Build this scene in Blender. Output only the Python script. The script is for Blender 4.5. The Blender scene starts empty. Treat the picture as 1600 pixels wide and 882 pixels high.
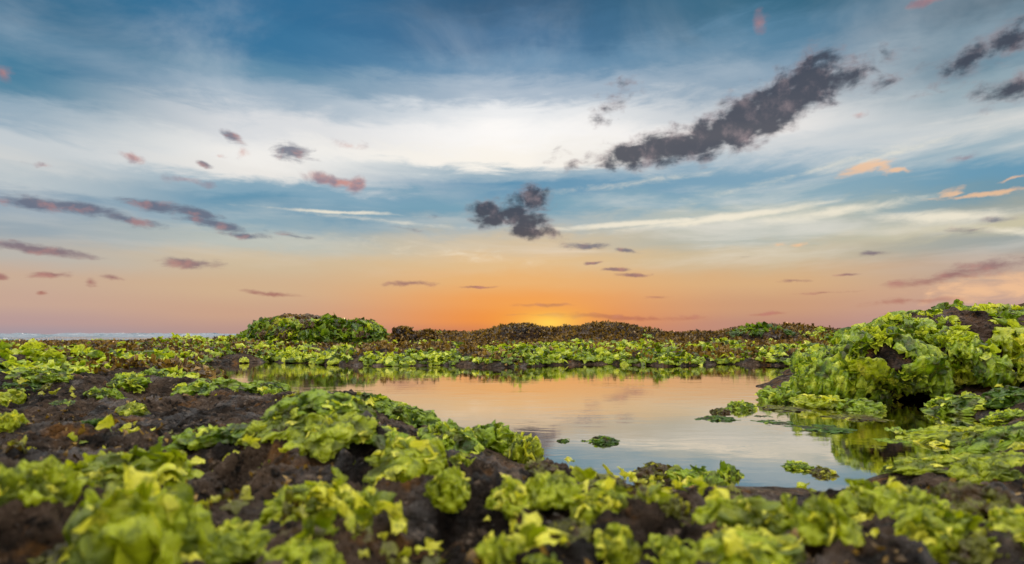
import bpy, math, random
import numpy as np
R = math.radians
F = 20/36*1600            # focal length in photo pixels
H = 0.5                   # eye height above the pool
HY = 522                  # horizon row in the photo
sc = bpy.context.scene
C = sc.collection
rng = np.random.default_rng(7)

# ------------------------------------------------------------------ noise
def _h(ix, iy, iz, seed):
    n = (ix*374761393 + iy*668265263 + iz*2147483647 + seed*1274126177) & 0xffffffff
    n = ((n ^ (n >> 13))*1274126177) & 0xffffffff
    n = ((n ^ (n >> 16))*2246822519) & 0xffffffff
    return ((n ^ (n >> 15)) & 0xffffff)/float(0xffffff)
def noise(x, y, z=None, seed=0):
    x = np.asarray(x, float); y = np.asarray(y, float)
    xi = np.floor(x).astype(np.int64); yi = np.floor(y).astype(np.int64)
    fx = x-xi; fy = y-yi
    fx = fx*fx*fx*(fx*(fx*6-15)+10); fy = fy*fy*fy*(fy*(fy*6-15)+10)
    def lay(zi):
        a = _h(xi, yi, zi, seed); b = _h(xi+1, yi, zi, seed); c = _h(xi, yi+1, zi, seed); d = _h(xi+1, yi+1, zi, seed)
        return (a+(b-a)*fx)*(1-fy)+(c+(d-c)*fx)*fy
    if z is None: return lay(np.zeros_like(xi))*2-1
    z = np.asarray(z, float); zi = np.floor(z).astype(np.int64); fz = z-zi; fz = fz*fz*(3-2*fz)
    return (lay(zi)*(1-fz)+lay(zi+1)*fz)*2-1
def fbm(x, y, z=None, f=1., o=4, seed=0, gain=.5):
    s = 0; a = 1; t = 0
    for k in range(o):
        s = s+a*noise(x*f+k*17.3, y*f-k*9.1, None if z is None else z*f+k*5.7, seed+k); t += a; a *= gain; f *= 2.07
    return s/t
def ss(a, b, x): t = np.clip((x-a)/(b-a), 0, 1); return t*t*(3-2*t)

# ------------------------------------------------------------------ layout
def at(px, py, z=0.):     # where the sight line through a photo pixel meets height z
    d = (H-z)*F/(py-HY); return ((px-800)/F*d, d)
shore_px = [(318,571),(420,565),(520,570),(600,573),(690,571),(780,575),(870,571),(960,569),(1060,573),(1140,570),(1228,572),
            (1235,588),(1205,606),(1212,606),(1290,618),(1440,624),(1530,645),(1500,715),(1370,775),(1260,778),(1150,770),(1040,765),(960,745),
            (890,742),(850,722),(780,700),(700,682),(620,665),(540,652),(470,636),(400,620),(340,595)]
shore = np.array([at(*p) for p in shore_px])
def sdist(x, y):          # signed distance to the pool outline, negative inside
    x = np.asarray(x, float); y = np.asarray(y, float)
    best = np.full(x.shape, 1e9); ins = np.zeros(x.shape, bool); n = len(shore)
    for i in range(n):
        ax, ay = shore[i]; bx, by = shore[(i+1) % n]
        ex, ey = bx-ax, by-ay
        t = np.clip(((x-ax)*ex+(y-ay)*ey)/(ex*ex+ey*ey), 0, 1)
        best = np.minimum(best, (x-ax-t*ex)**2+(y-ay-t*ey)**2)
        c = ((ay > y) != (by > y)) & (x < ex*(y-ay)/(ey if abs(ey) > 1e-9 else 1e-9)+ax)
        ins ^= c
    return np.where(ins, -1, 1)*np.sqrt(best)
humps = []                # x, y, extra height, radius x, radius y
def hump(px, d, py, rx, ry, base=.13):
    humps.append(((px-800)/F*d, d, H-(py-HY)/F*d-base, rx, ry))
hump(290, 3.3, 608, .32, .3); hump(90, 3.2, 598, .4, .3); hump(140, 2.3, 655, .3, .22); hump(20, 4.6, 560, .5, .5)
hump(400, 1.55, 690, .26, .2); hump(520, 1.5, 700, .2, .18); hump(40, 1.02, 765, .16, .14); hump(-60, 1.6, 690, .3, .3)
hump(450, 3.4, 628, .4, .25); hump(560, 3.0, 634, .35, .25); hump(650, 2.55, 646, .3, .22); hump(760, 2.0, 676, .25, .2); hump(820,1.8,712,.16,.16)
hump(1120, 1.35, 778, .25, .15); hump(1330, 1.2, 790, .3, .15); hump(1500, 1.45, 748, .3, .2); hump(1600, 1.8, 705, .4, .3)
hump(640, 1.0, 845, .2, .15); hump(210, 1.0, 850, .2, .13); hump(900, 1.15, 800, .3, .12)
# brown ridge at the back
hump(825, 20, 515, 1.3, 2); hump(1190, 19, 522, 1.2, 1.6); hump(925, 18, 516, 1.1, 1.6); hump(735, 20, 527, 1.6, 2); hump(1040, 18, 529, 1.5, 2); hump(1290, 17, 524, 1.3, 1.6)
hump(1150, 18, 529, 1.6, 2.); hump(640, 20, 526, 1.5, 2); hump(980,18,530,1,1.6); hump(1370, 18, 529, 1.4, 2); hump(1500, 18, 524, 2, 2)
hump(300, 12, 540, 1.2, 1.2)
def height(x, y):
    x = np.asarray(x, float); y = np.asarray(y, float)
    d = np.hypot(x, y)
    wx = x+.25*fbm(x, y, f=1.1, o=3, seed=91); wy = y+.25*fbm(x, y, f=1.1, o=3, seed=95)
    near = ss(4., 1.5, d)
    s = sdist(x+.22*noise(x*1.3, y*1.3, seed=5)*(1-.7*near)+.07*noise(x*4, y*4, seed=6), y+.12*noise(x*2.2, y*2.2, seed=8)+.05*noise(x*5, y*5, seed=9))
    out = ss(0, .45, s)
    h = np.where(s > 0, .015+.05*(1-np.exp(-np.maximum(s, 0)/.12))+.065*ss(0, .9, s), -.09*(1-np.exp(np.minimum(s, 0)/.4)))
    for hx, hy, a, rx, ry in humps:
        e = np.exp(-(np.abs((wx-hx)/rx)**2.4+np.abs((wy-hy)/ry)**2.4)*.8); h = h+a*e*out
    far = ss(6, 9, d)
    r = 1-np.abs(fbm(x, y, f=1.5, o=4, seed=31))*2.2
    lump = fbm(wx, wy, f=1.3, o=5, seed=21)
    h = h+out*(lump*(.075-.03*near+.03*far*ss(26, 16, d)-.055*ss(16, 28, d))+r*.02)
    k = 1-np.abs(fbm(wx, wy, f=5., o=4, seed=41, gain=.55))*2
    h = h+out*(k*.042+fbm(wx, wy, f=31., o=4, seed=48, gain=.65)*.016*ss(6, 2.5, d)+(1-np.abs(fbm(wx, wy, f=13., o=3, seed=44, gain=.6))*2)*.013*ss(12, 4, d)+fbm(x, y, f=18., o=4, seed=51, gain=.6)*.016*ss(9, 3, d)+fbm(x, y, f=70., o=2, seed=57)*.004*ss(4, 1.5, d))
    # eroded pits and ledges of reef rock
    pit = fbm(x, y, f=9., o=3, seed=61); h = h-out*ss(.25, .5, pit)*.03*ss(12, 5, d)
    h = h+.02*(1-out)*fbm(x, y, f=4, o=3, seed=71)
    h = np.where(s > .15, np.maximum(h, .02+.02*fbm(x, y, f=6, o=2, seed=72)), h)
    h = h-ss(34, 50, d)*1.8
    return h
def hit(px, py):          # where the sight line through a photo pixel meets the terrain
    d = np.concatenate([np.arange(.5, 8, .01), np.arange(8, 45, .05)])
    x = (px-800)/F*d; z = H-(py-HY)/F*d
    g = np.maximum(height(x, d), 0)
    i = np.argmax(z < g)
    if not (z < g).any(): i = len(d)-1
    return x[i], d[i], g[i]

# ------------------------------------------------------------------ mesh helpers
def mesh(name, V, Q, attrs=None, smooth=True):
    V = np.ascontiguousarray(V, np.float32); Q = np.ascontiguousarray(Q, np.int32)
    me = bpy.data.meshes.new(name); k = Q.shape[1]
    me.vertices.add(len(V)); me.vertices.foreach_set('co', V.ravel())
    me.loops.add(Q.size); me.loops.foreach_set('vertex_index', Q.ravel())
    me.polygons.add(len(Q)); me.polygons.foreach_set('loop_start', np.arange(0, Q.size, k, dtype=np.int32))
    me.polygons.foreach_set('use_smooth', np.full(len(Q), smooth))
    me.update(calc_edges=True)
    for n, a in (attrs or {}).items():
        at_ = me.attributes.new(n, 'FLOAT', 'POINT'); at_.data.foreach_set('value', np.ascontiguousarray(a, np.float32))
    return me
def link(name, me, mat=None, parent=None, **props):
    o = bpy.data.objects.new(name, me); C.objects.link(o)
    if mat and not me.materials: me.materials.append(mat)
    if parent: o.parent = parent
    for k, v in props.items(): o[k] = v
    return o
def grid_faces(n, m, wrap=False):
    i = np.arange(n-1)[:, None]; j = np.arange(m if wrap else m-1)[None]
    j2 = (j+1) % m
    return np.stack([i*m+j, i*m+j2, (i+1)*m+j2, (i+1)*m+j], -1).reshape(-1, 4)

# ------------------------------------------------------------------ node helper
class NT:
    def __init__(s, nt): s.nt = nt; nt.nodes.clear()
    def n(s, t, **kw):
        nd = s.nt.nodes.new(t)
        for k, v in kw.items(): setattr(nd, k, v)
        return nd
    def put(s, sock, v):
        if isinstance(v, bpy.types.NodeSocket): s.nt.links.new(v, sock)
        elif v is not None: sock.default_value = v
    def m(s, op, a, b=None, c=None, clamp=False):
        nd = s.n('ShaderNodeMath', operation=op, use_clamp=clamp)
        for i, v in enumerate((a, b, c)): s.put(nd.inputs[i], v)
        return nd.outputs[0]
    def mr(s, v, a, b, c=0., d=1., smooth=True):
        nd = s.n('ShaderNodeMapRange', interpolation_type='SMOOTHSTEP' if smooth else 'LINEAR')
        for i, q in enumerate((v, a, b, c, d)): s.put(nd.inputs[i], q)
        return nd.outputs[0]
    def mix(s, f, a, b, bt='MIX'):
        nd = s.n('ShaderNodeMix', data_type='RGBA', blend_type=bt)
        s.put(nd.inputs[0], f)
        for i, v in ((6, a), (7, b)):
            s.put(nd.inputs[i], v if isinstance(v, bpy.types.NodeSocket) else (*v[:3], 1))
        return nd.outputs[2]
    def noise(s, vec, scale, detail=4, rough=.55, dist=0., dim='3D', out='Fac'):
        nd = s.n('ShaderNodeTexNoise', noise_dimensions=dim)
        if vec is not None: s.put(nd.inputs['Vector'], vec)
        nd.inputs['Scale'].default_value = scale; nd.inputs['Detail'].default_value = detail
        nd.inputs['Roughness'].default_value = rough; nd.inputs['Distortion'].default_value = dist
        return nd.outputs[out]
    def vor(s, vec, scale, feature='F1'):
        nd = s.n('ShaderNodeTexVoronoi', feature=feature); s.put(nd.inputs['Vector'], vec); nd.inputs['Scale'].default_value = scale
        return nd.outputs['Distance']
    def attr(s, name): return s.n('ShaderNodeAttribute', attribute_name=name).outputs['Fac']
    def bump(s, h, strength, dist, normal=None):
        nd = s.n('ShaderNodeBump'); s.put(nd.inputs['Height'], h); nd.inputs['Strength'].default_value = strength
        nd.inputs['Distance'].default_value = dist
        if normal: s.put(nd.inputs['Normal'], normal)
        return nd.outputs[0]
    def bsdf(s, **kw):
        nd = s.n('ShaderNodeBsdfPrincipled')
        for k, v in kw.items():
            if isinstance(v, tuple) and len(v) == 3: v = (*v, 1)
            s.put(nd.inputs[k.replace('_', ' ')], v)
        return nd.outputs[0]
    def out(s, sh): s.nt.links.new(sh, s.n('ShaderNodeOutputMaterial').outputs[0] if 0 else s.n('ShaderNodeOutputMaterial').inputs[0])
def newmat(name):
    m = bpy.data.materials.new(name); m.use_nodes = True; return m, NT(m.node_tree)
def co(n): return n.n('ShaderNodeTexCoord').outputs['Object']
def geo(n): return n.n('ShaderNodeNewGeometry').outputs['Position']

def rock_mat(name, warm=1., scale=1.):
    m, n = newmat(name); p = geo(n)
    a = n.noise(p, 3*scale, 6, .6); b = n.noise(p, 22*scale, 8, .7); c = n.noise(p, 90*scale, 4, .7)
    col = n.mix(n.mr(a, .4, .62), (.012, .009, .007), (.070*warm, .047, .031))
    col = n.mix(n.mr(b, .55, .70), col, (.19, .14, .10))
    col = n.mix(n.mr(b, .49, .38), col, (.007, .006, .005))
    col = n.mix(n.mr(n.noise(p, 7*scale, 5, .7), .54, .70, 0, .8), col, (.16, .075, .02))       # rusty film
    col = n.mix(n.mr(n.noise(p, 45*scale, 3, .8), .66, .74, 0, .55), col, (.36, .34, .31))    # barnacles and shell grit
    v = n.vor(p, 60*scale); v2 = n.vor(p, 17*scale)
    h = n.m('ADD', n.m('MULTIPLY', b, .9), n.m('MULTIPLY', c, .35))
    h = n.m('ADD', h, n.m('MULTIPLY', n.mr(v, 0, .5), .3)); h = n.m('ADD', h, n.m('MULTIPLY', n.mr(v2, 0, .6), .5))
    nr = n.bump(h, 1., .035/scale)
    rough = n.mr(n.noise(p, 5*scale, 4, .6), .42, .66, .7, .16)
    n.out(n.bsdf(Base_Color=col, Roughness=rough, Normal=nr, Specular_IOR_Level=n.mr(n.noise(p, 4*scale, 4, .6), .5, .66, .05, .5))); return m
def weed_mat(name, lo, mid, hi, trans=.45, rough=.2, brown=.25):
    m, n = newmat(name); p = geo(n); o = co(n)
    sh = n.attr('shade'); tip = n.attr('tip')
    a = n.noise(p, 9, 4, .6); b = n.noise(p, 60, 5, .6)
    f = n.m('ADD', n.m('MULTIPLY', sh, .62), n.m('MULTIPLY', a, .62))
    col = n.mix(n.mr(f, .26, .60), lo, mid); col = n.mix(n.mr(n.m('ADD', f, n.m('MULTIPLY', tip, .18)), .60, .98), col, hi)
    col = n.mix(n.mr(n.m('ADD', n.noise(p, 16, 5, .7), n.m('MULTIPLY', n.m('SUBTRACT', .45, sh), .22)), .54, .64, 0, brown*2), col, (.085, .048, .012))
    col = n.mix(n.mr(b, .56, .74, 0, .3), col, hi)
    col = n.mix(n.mr(n.noise(p, 38, 5, .7), .50, .36, 0, .75), col, lo)
    h = n.m('ADD', n.noise(p, 35, 6, .7), n.m('MULTIPLY', b, .5))
    nr = n.bump(h, .7, .012)
    d = n.bsdf(Base_Color=col, Roughness=rough+.1, Normal=nr, Specular_IOR_Level=.35, Coat_Weight=.16, Coat_Roughness=.1)
    t = n.n('ShaderNodeBsdfTranslucent'); n.put(t.inputs[0], n.mix(1., col, (1., 1., .45), 'MULTIPLY')); n.put(t.inputs[1], nr)
    ms = n.n('ShaderNodeMixShader'); ms.inputs[0].default_value = trans
    n.nt.links.new(d, ms.inputs[1]); n.nt.links.new(t.outputs[0], ms.inputs[2]); n.out(ms.outputs[0]); return m
M = dict(
    rock=rock_mat('reef_rock'), boulder=rock_mat('boulder_rock', 1.1, .8),
    bright=weed_mat('sea_lettuce_bright', (.10, .15, .004), (.42, .50, .008), (.82, .80, .08), .40, brown=.14),
    green=weed_mat('sea_lettuce_green', (.035, .085, .003), (.27, .40, .007), (.68, .75, .06), .38, brown=.25),
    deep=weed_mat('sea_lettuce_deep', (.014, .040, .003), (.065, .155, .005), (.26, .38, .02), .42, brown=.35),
    olive=weed_mat('sea_lettuce_olive', (.035, .032, .006), (.16, .17, .012), (.56, .56, .05), .4, brown=.6),
    brown=weed_mat('brown_seaweed', (.040, .022, .008), (.115, .064, .014), (.32, .19, .03), .3, brown=.3))

# ------------------------------------------------------------------ ground sheet
def ground():
    az = np.concatenate([np.linspace(-180, -62, 60, endpoint=False), np.linspace(-62, -47, 60, endpoint=False),
                         np.linspace(-47, 47, 1150, endpoint=False), np.linspace(47, 62, 60, endpoint=False), np.linspace(62, 180, 60, endpoint=False)])
    r = np.concatenate([[.02], np.geomspace(.1, .6, 30, endpoint=False), np.geomspace(.6, 12, 640, endpoint=False), np.geomspace(12, 62, 200)])
    A, D = np.meshgrid(R(1)*az, r)
    x = D*np.sin(A); y = D*np.cos(A)
    z = height(x, y)
    V = np.stack([x, y, z], -1).reshape(-1, 3)
    link('ground', mesh('ground', V, grid_faces(len(r), len(az), True)[:, ::-1]), M['rock'], kind='structure')
ground()

# ------------------------------------------------------------------ water
def water_mat(name, ior, foam=False):
    m, n = newmat(name); p = geo(n)
    mp = n.n('ShaderNodeMapping'); n.put(mp.inputs[0], p); mp.inputs['Scale'].default_value = (.6, 1.6, 1)
    w = n.noise(mp.outputs[0], 5 if not foam else .6, 4, .55, .3); w2 = n.noise(mp.outputs[0], 24, 3, .5)
    patch = n.mr(n.noise(p, .8, 3, .5), .42, .62, .25, 1.)
    hh = n.m('MULTIPLY', n.m('ADD', w, n.m('MULTIPLY', w2, .14)), patch)
    nr = n.bump(hh, .4, .004 if not foam else .5)
    gl = n.n('ShaderNodeBsdfGlossy'); gl.inputs['Roughness'].default_value = .035 if not foam else .12; n.put(gl.inputs['Normal'], nr)
    gl.inputs['Color'].default_value = (.98, .915, .865, 1)
    fr = n.n('ShaderNodeFresnel'); fr.inputs[0].default_value = ior; n.put(fr.inputs['Normal'], nr)
    ms = n.n('ShaderNodeMixShader')
    n.put(ms.inputs[0], n.mr(fr.outputs[0], .05, .5, .45, .97, False))
    if foam:
        f = n.attr('foam'); fm = n.m('MULTIPLY', f, n.mr(n.noise(p, .25, 6, .7), .3, .55))
        d = n.bsdf(Base_Color=n.mix(n.mr(fm, .3, .7), (.05, .10, .125), (.15, .18, .21)), Roughness=.6)
        n.put(ms.inputs[0], n.m('MULTIPLY', fr.outputs[0], n.mr(fm, .15, .5, .9, .1)))
        n.nt.links.new(d, ms.inputs[1])
    else:
        t = n.n('ShaderNodeBsdfTransparent'); t.inputs[0].default_value = (.62, .62, .5, 1)
        n.nt.links.new(t.outputs[0], ms.inputs[1])
    n.nt.links.new(gl.outputs[0], ms.inputs[2]); n.out(ms.outputs[0]); return m
def pool():
    xs = np.linspace(shore[:, 0].min()-.5, shore[:, 0].max()+.6, 220); ys = np.linspace(shore[:, 1].min()-.2, shore[:, 1].max()+.5, 200)
    X, Y = np.meshgrid(xs, ys); V = np.stack([X, Y, 0*X], -1).reshape(-1, 3)
    Q = grid_faces(len(ys), len(xs)); keep = (sdist(V[:, 0], V[:, 1]) < .45)[Q].any(1)
    Q = Q[keep]; u, inv = np.unique(Q, return_inverse=True)
    link('pool_water', mesh('pool_water', V[u], inv.reshape(-1, 4)), water_mat('pool_water', 1.6), kind='structure')
def sea():
    az = np.concatenate([np.linspace(-180, -60, 60, endpoint=False), np.linspace(-60, 60, 700, endpoint=False), np.linspace(60, 180, 60, endpoint=False)])
    r = np.concatenate([np.linspace(32, 180, 440, endpoint=False), np.geomspace(180, 6000, 120)])
    A, D = np.meshgrid(R(1)*az, r); x = D*np.sin(A); y = D*np.cos(A)
    z = -.12+.05*fbm(x*.5, y, f=.35, o=4, seed=3)*ss(38, 70, D)*ss(400, 200, D); foam = np.zeros_like(z)
    for k, (c, a, w, sd) in enumerate([(58, .08, .5, 1), (68, .16, .8, 2), (80, .28, 1.1, 3), (97, .42, 1.5, 4), (122, .60, 2., 5), (155, .75, 2.6, 6)]):
        cc = c+2.5*fbm(x, 0*x, f=.05, o=3, seed=sd*11); msk = ss(-.15, .3, fbm(x+k*40, 0*x, f=.045, o=3, seed=sd*7+2))
        e = np.exp(-((D-cc)/w)**2)*msk
        z = z+a*e*(1+.35*fbm(x, y, f=.6, o=4, seed=sd)); foam = np.maximum(foam, np.exp(-((D-cc+.8*w)/(1.7*w))**2)*msk)
    V = np.stack([x, y, z], -1).reshape(-1, 3)
    link('sea', mesh('sea', V, grid_faces(len(r), len(az), True)[:, ::-1], {'foam': foam.ravel()}), water_mat('sea_water', 1.35, True), kind='structure')
pool(); sea()

# ------------------------------------------------------------------ seaweed sheets
def norm(v): return v/np.maximum(np.linalg.norm(v, axis=-1, keepdims=True), 1e-9)
def sheets(P, D, Z, L, nS, nT, g, spread=1.15, amp=.20, curl=.45, narrow=1., lobe=.14, crump=.16, co_=1):
    """P base points, D growth directions, Z side the sheet curls towards, L lengths: ruffled fan-shaped fronds."""
    N = len(P); P = np.asarray(P, float); D = norm(np.asarray(D, float))
    Z = np.asarray(Z, float); Z = norm(Z-(Z*D).sum(-1, keepdims=True)*D); X = np.cross(D, Z)
    s = (np.linspace(0.04, 1, nS)**.8)[None, :, None]; t = np.linspace(-1, 1, nT)[None, None, :]
    ph = g.uniform(0, 6.28, (6, N, 1, 1)); k1 = g.uniform(3.0, 5.0, (N, 1, 1)); k2 = g.uniform(9, 16, (N, 1, 1)); sp = spread*g.uniform(.7, 1.3, (N, 1, 1))
    rad = (1-np.abs(t)**5*.93)**.5*(1+lobe*np.sin(k1*1.3*t+ph[0])*.45+lobe*.35*np.sin(k2*t+ph[1])+lobe*.22*np.sin(k2*1.9*t+ph[5]))
    bend = g.uniform(.3, 1.7, (N, 1, 1))*curl
    th = sp*t
    x = narrow*s*rad*np.sin(th); y = s*rad*np.cos(th)
    ru = amp*g.uniform(.7, 1.4, (N, 1, 1))*(s**1.3*np.sin(k1*t*1.4+ph[2]+1.5*s)+.85*s**2*np.sin(k2*t+ph[3]+2.5*s)+.45*s**4*np.sin(1.9*k2*t+ph[4]+3*s))
    y2 = y*np.cos(bend*s)-0*ru; z = ru+y*np.sin(bend*s)
    x = x+.10*s*np.sin(5*y+ph[3]+3*t); y2 = y2+.10*s*np.sin(6*x+ph[4])
    Ls = np.asarray(L, float).reshape(N, 1, 1)
    V = P[:, None, None]+Ls[..., None]*(x[..., None]*X[:, None, None]+y2[..., None]*D[:, None, None]+z[..., None]*Z[:, None, None])
    V = V.reshape(-1, 3); lm = float(Ls.mean())
    if crump:
        q_ = V/lm*1.9; V = V+crump*lm*np.stack([fbm(q_[:, 0]+k*31, q_[:, 1], q_[:, 2], o=co_, seed=700+k*5) for k in range(3)], -1)*1.6
    q = grid_faces(nS, nT)
    Q = (q[None]+(np.arange(N)*nS*nT)[:, None, None]).reshape(-1, 4)
    shade = np.broadcast_to(g.uniform(0, 1, (N, 1, 1)), (N, nS, nT)).ravel(); tip = np.broadcast_to(s, (N, nS, nT)).ravel()
    return V.reshape(-1, 3), Q, {'shade': shade, 'tip': tip}
def join(parts):
    off = 0; Vs = []; Qs = []; A = {}
    for V, Q, a in parts:
        Vs.append(V); Qs.append(Q+off); off += len(V)
        for k, v in a.items(): A.setdefault(k, []).append(v)
    return np.concatenate(Vs), np.concatenate(Qs), {k: np.concatenate(v) for k, v in A.items()}
def clump(seed, n=100, nS=10, nT=34, L=(.24, .56), flat=1., amp=.2, up=.35, core=.55):
    g = np.random.default_rng(seed)
    az = g.uniform(0, 6.283, n); cz = g.uniform(0.05, 1, n)**.8; sz = np.sqrt(1-cz*cz)
    dirs = np.stack([sz*np.cos(az), sz*np.sin(az), cz], -1)
    P = dirs*core*g.uniform(.25, 1, (n, 1)); P[:, 2] *= flat*.8
    D = dirs+g.normal(0, .38, (n, 3)); D[:, 2] = np.abs(D[:, 2])*flat+up*g.uniform(-.4, 1, n)
    Z = np.tile([0, 0, -1.], (n, 1))+g.normal(0, .55, (n, 3))-.35*dirs
    V, Q, A = sheets(P, D, Z, g.uniform(*L, n)*.72, nS, nT, g, amp=amp, curl=.75)
    nu, nv = 130, 44                                   # one big folded sheet under the loose fronds
    T_, P_ = np.meshgrid(np.linspace(0, 6.2832, nu), np.linspace(.02, 1.62, nv)); c_ = np.cos(P_); s_ = np.sin(P_)
    B = np.stack([s_*np.cos(T_), s_*np.sin(T_), c_*flat*.8], -1).reshape(-1, 3); B = B*(core+.10)
    n0 = fbm(B[:, 0], B[:, 1], B[:, 2], f=3.2, o=3, seed=seed+31); n1_ = 1-2*np.abs(fbm(B[:, 0], B[:, 1], B[:, 2], f=4.5, o=3, seed=seed+37))
    B = B*(1+.35*n0+.20*n1_)[:, None]
    B = B+.17*np.stack([fbm(B[:, 0], B[:, 1], B[:, 2], f=4.6, o=3, seed=seed+61+k*7) for k in range(3)], -1)
    Vb, Qb, Ab = B, grid_faces(nv, nu), {'shade': np.clip(.22+.8*n0, 0, 1), 'tip': np.zeros(len(B))}
    V, Q, A = join([(V, Q, A), (Vb, Qb, Ab)])
    w = np.stack([fbm(V[:, 0], V[:, 1], V[:, 2], f=2.6, o=3, seed=seed+k*9) for k in range(3)], -1); V = V+.14*w
    V = V+.045*np.stack([fbm(V[:, 0], V[:, 1], V[:, 2], f=8., o=3, seed=seed+50+k*9) for k in range(3)], -1)
    V[:, 2] = np.where(V[:, 2] < 0, V[:, 2]*.35, V[:, 2])
    return mesh('seaweed_clump', V, Q, A)
PROTO = {
    'dome': [clump(100+i) for i in range(4)],
    'big': [clump(150+i, n=60, nS=12, nT=40, L=(.38, .7), core=.55, amp=.2) for i in range(4)],
    'mat': [clump(200+i, n=80, flat=.45, up=.1, core=.85, L=(.24, .5), amp=.26) for i in range(3)],
    'tuft': [clump(300+i, n=150, nS=8, nT=20, L=(.18, .38), core=.72, amp=.26) for i in range(3)],
    'spiky': [clump(400+i, n=90, nS=9, nT=22, L=(.3, .62), core=.6, up=.8, amp=.26) for i in range(2)],
    'bulb': [clump(500, n=34, nS=10, nT=22, L=(.5, .7), core=.5, amp=.07, up=.1)],
}
cnt = 0
def put_clump(px, py, w, h, kind, mat, label, group=None, floating=False):
    """px, py: foot of the clump in the photo; w, h: its width and height there."""
    global cnt
    cnt += 1
    x, y, z = (*at(px, py), 0.) if floating else hit(px, py)
    k = y/F
    me = PROTO[kind][cnt % len(PROTO[kind])]
    o = link('seaweed_clump', me, M['green'])
    from mathutils import Vector, Matrix
    rr = w*k*.4; y_ = y+.25*rr; up = Vector((0, 0, 1))
    if not floating:
        hs = height(np.array([x-rr, x+rr, x, x, x]), np.array([y_, y_, y_-rr, y_+rr, y_]))
        up = Vector((float(hs[0]-hs[1])/(2*rr), float(hs[2]-hs[3])/(2*rr), 1)).normalized(); z = .6*float(hs.mean())+.4*z
    o.location = (x, y_, z-.01)
    o.rotation_mode = 'QUATERNION'; o.rotation_quaternion = Vector((0, 0, 1)).rotation_difference((up+Vector((0, 0, .35))).normalized()) @ Matrix.Rotation(random.uniform(0, 6.28), 3, 'Z').to_quaternion()
    f = {'dome': 1.12, 'big': 1.15, 'mat': .72, 'tuft': 1.1, 'spiky': 1.35, 'bulb': 1.05}[kind]
    if group == G1: h *= 1.2 if kind != 'mat' else .9; w *= 1. if kind != 'mat' else .8
    elif group == G3 and px > 430: w *= 1.22; h *= 1.25
    o.scale = (w*k*.53, w*k*.52, h*k/f)
    o.material_slots[0].link = 'OBJECT'; o.material_slots[0].material = M[mat]
    o['label'] = label; o['category'] = 'seaweed'; o['group'] = group or 'sea lettuce clumps on the reef'
    return o
random.seed(4)
G1 = 'blurred sea lettuce clumps in the foreground'; G2 = 'sea lettuce clumps on the rocks at left'; G3 = 'sea lettuce along the near left shore'
G4 = 'seaweed scraps floating in the pool'; G5 = 'sea lettuce by the right shore'
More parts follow.
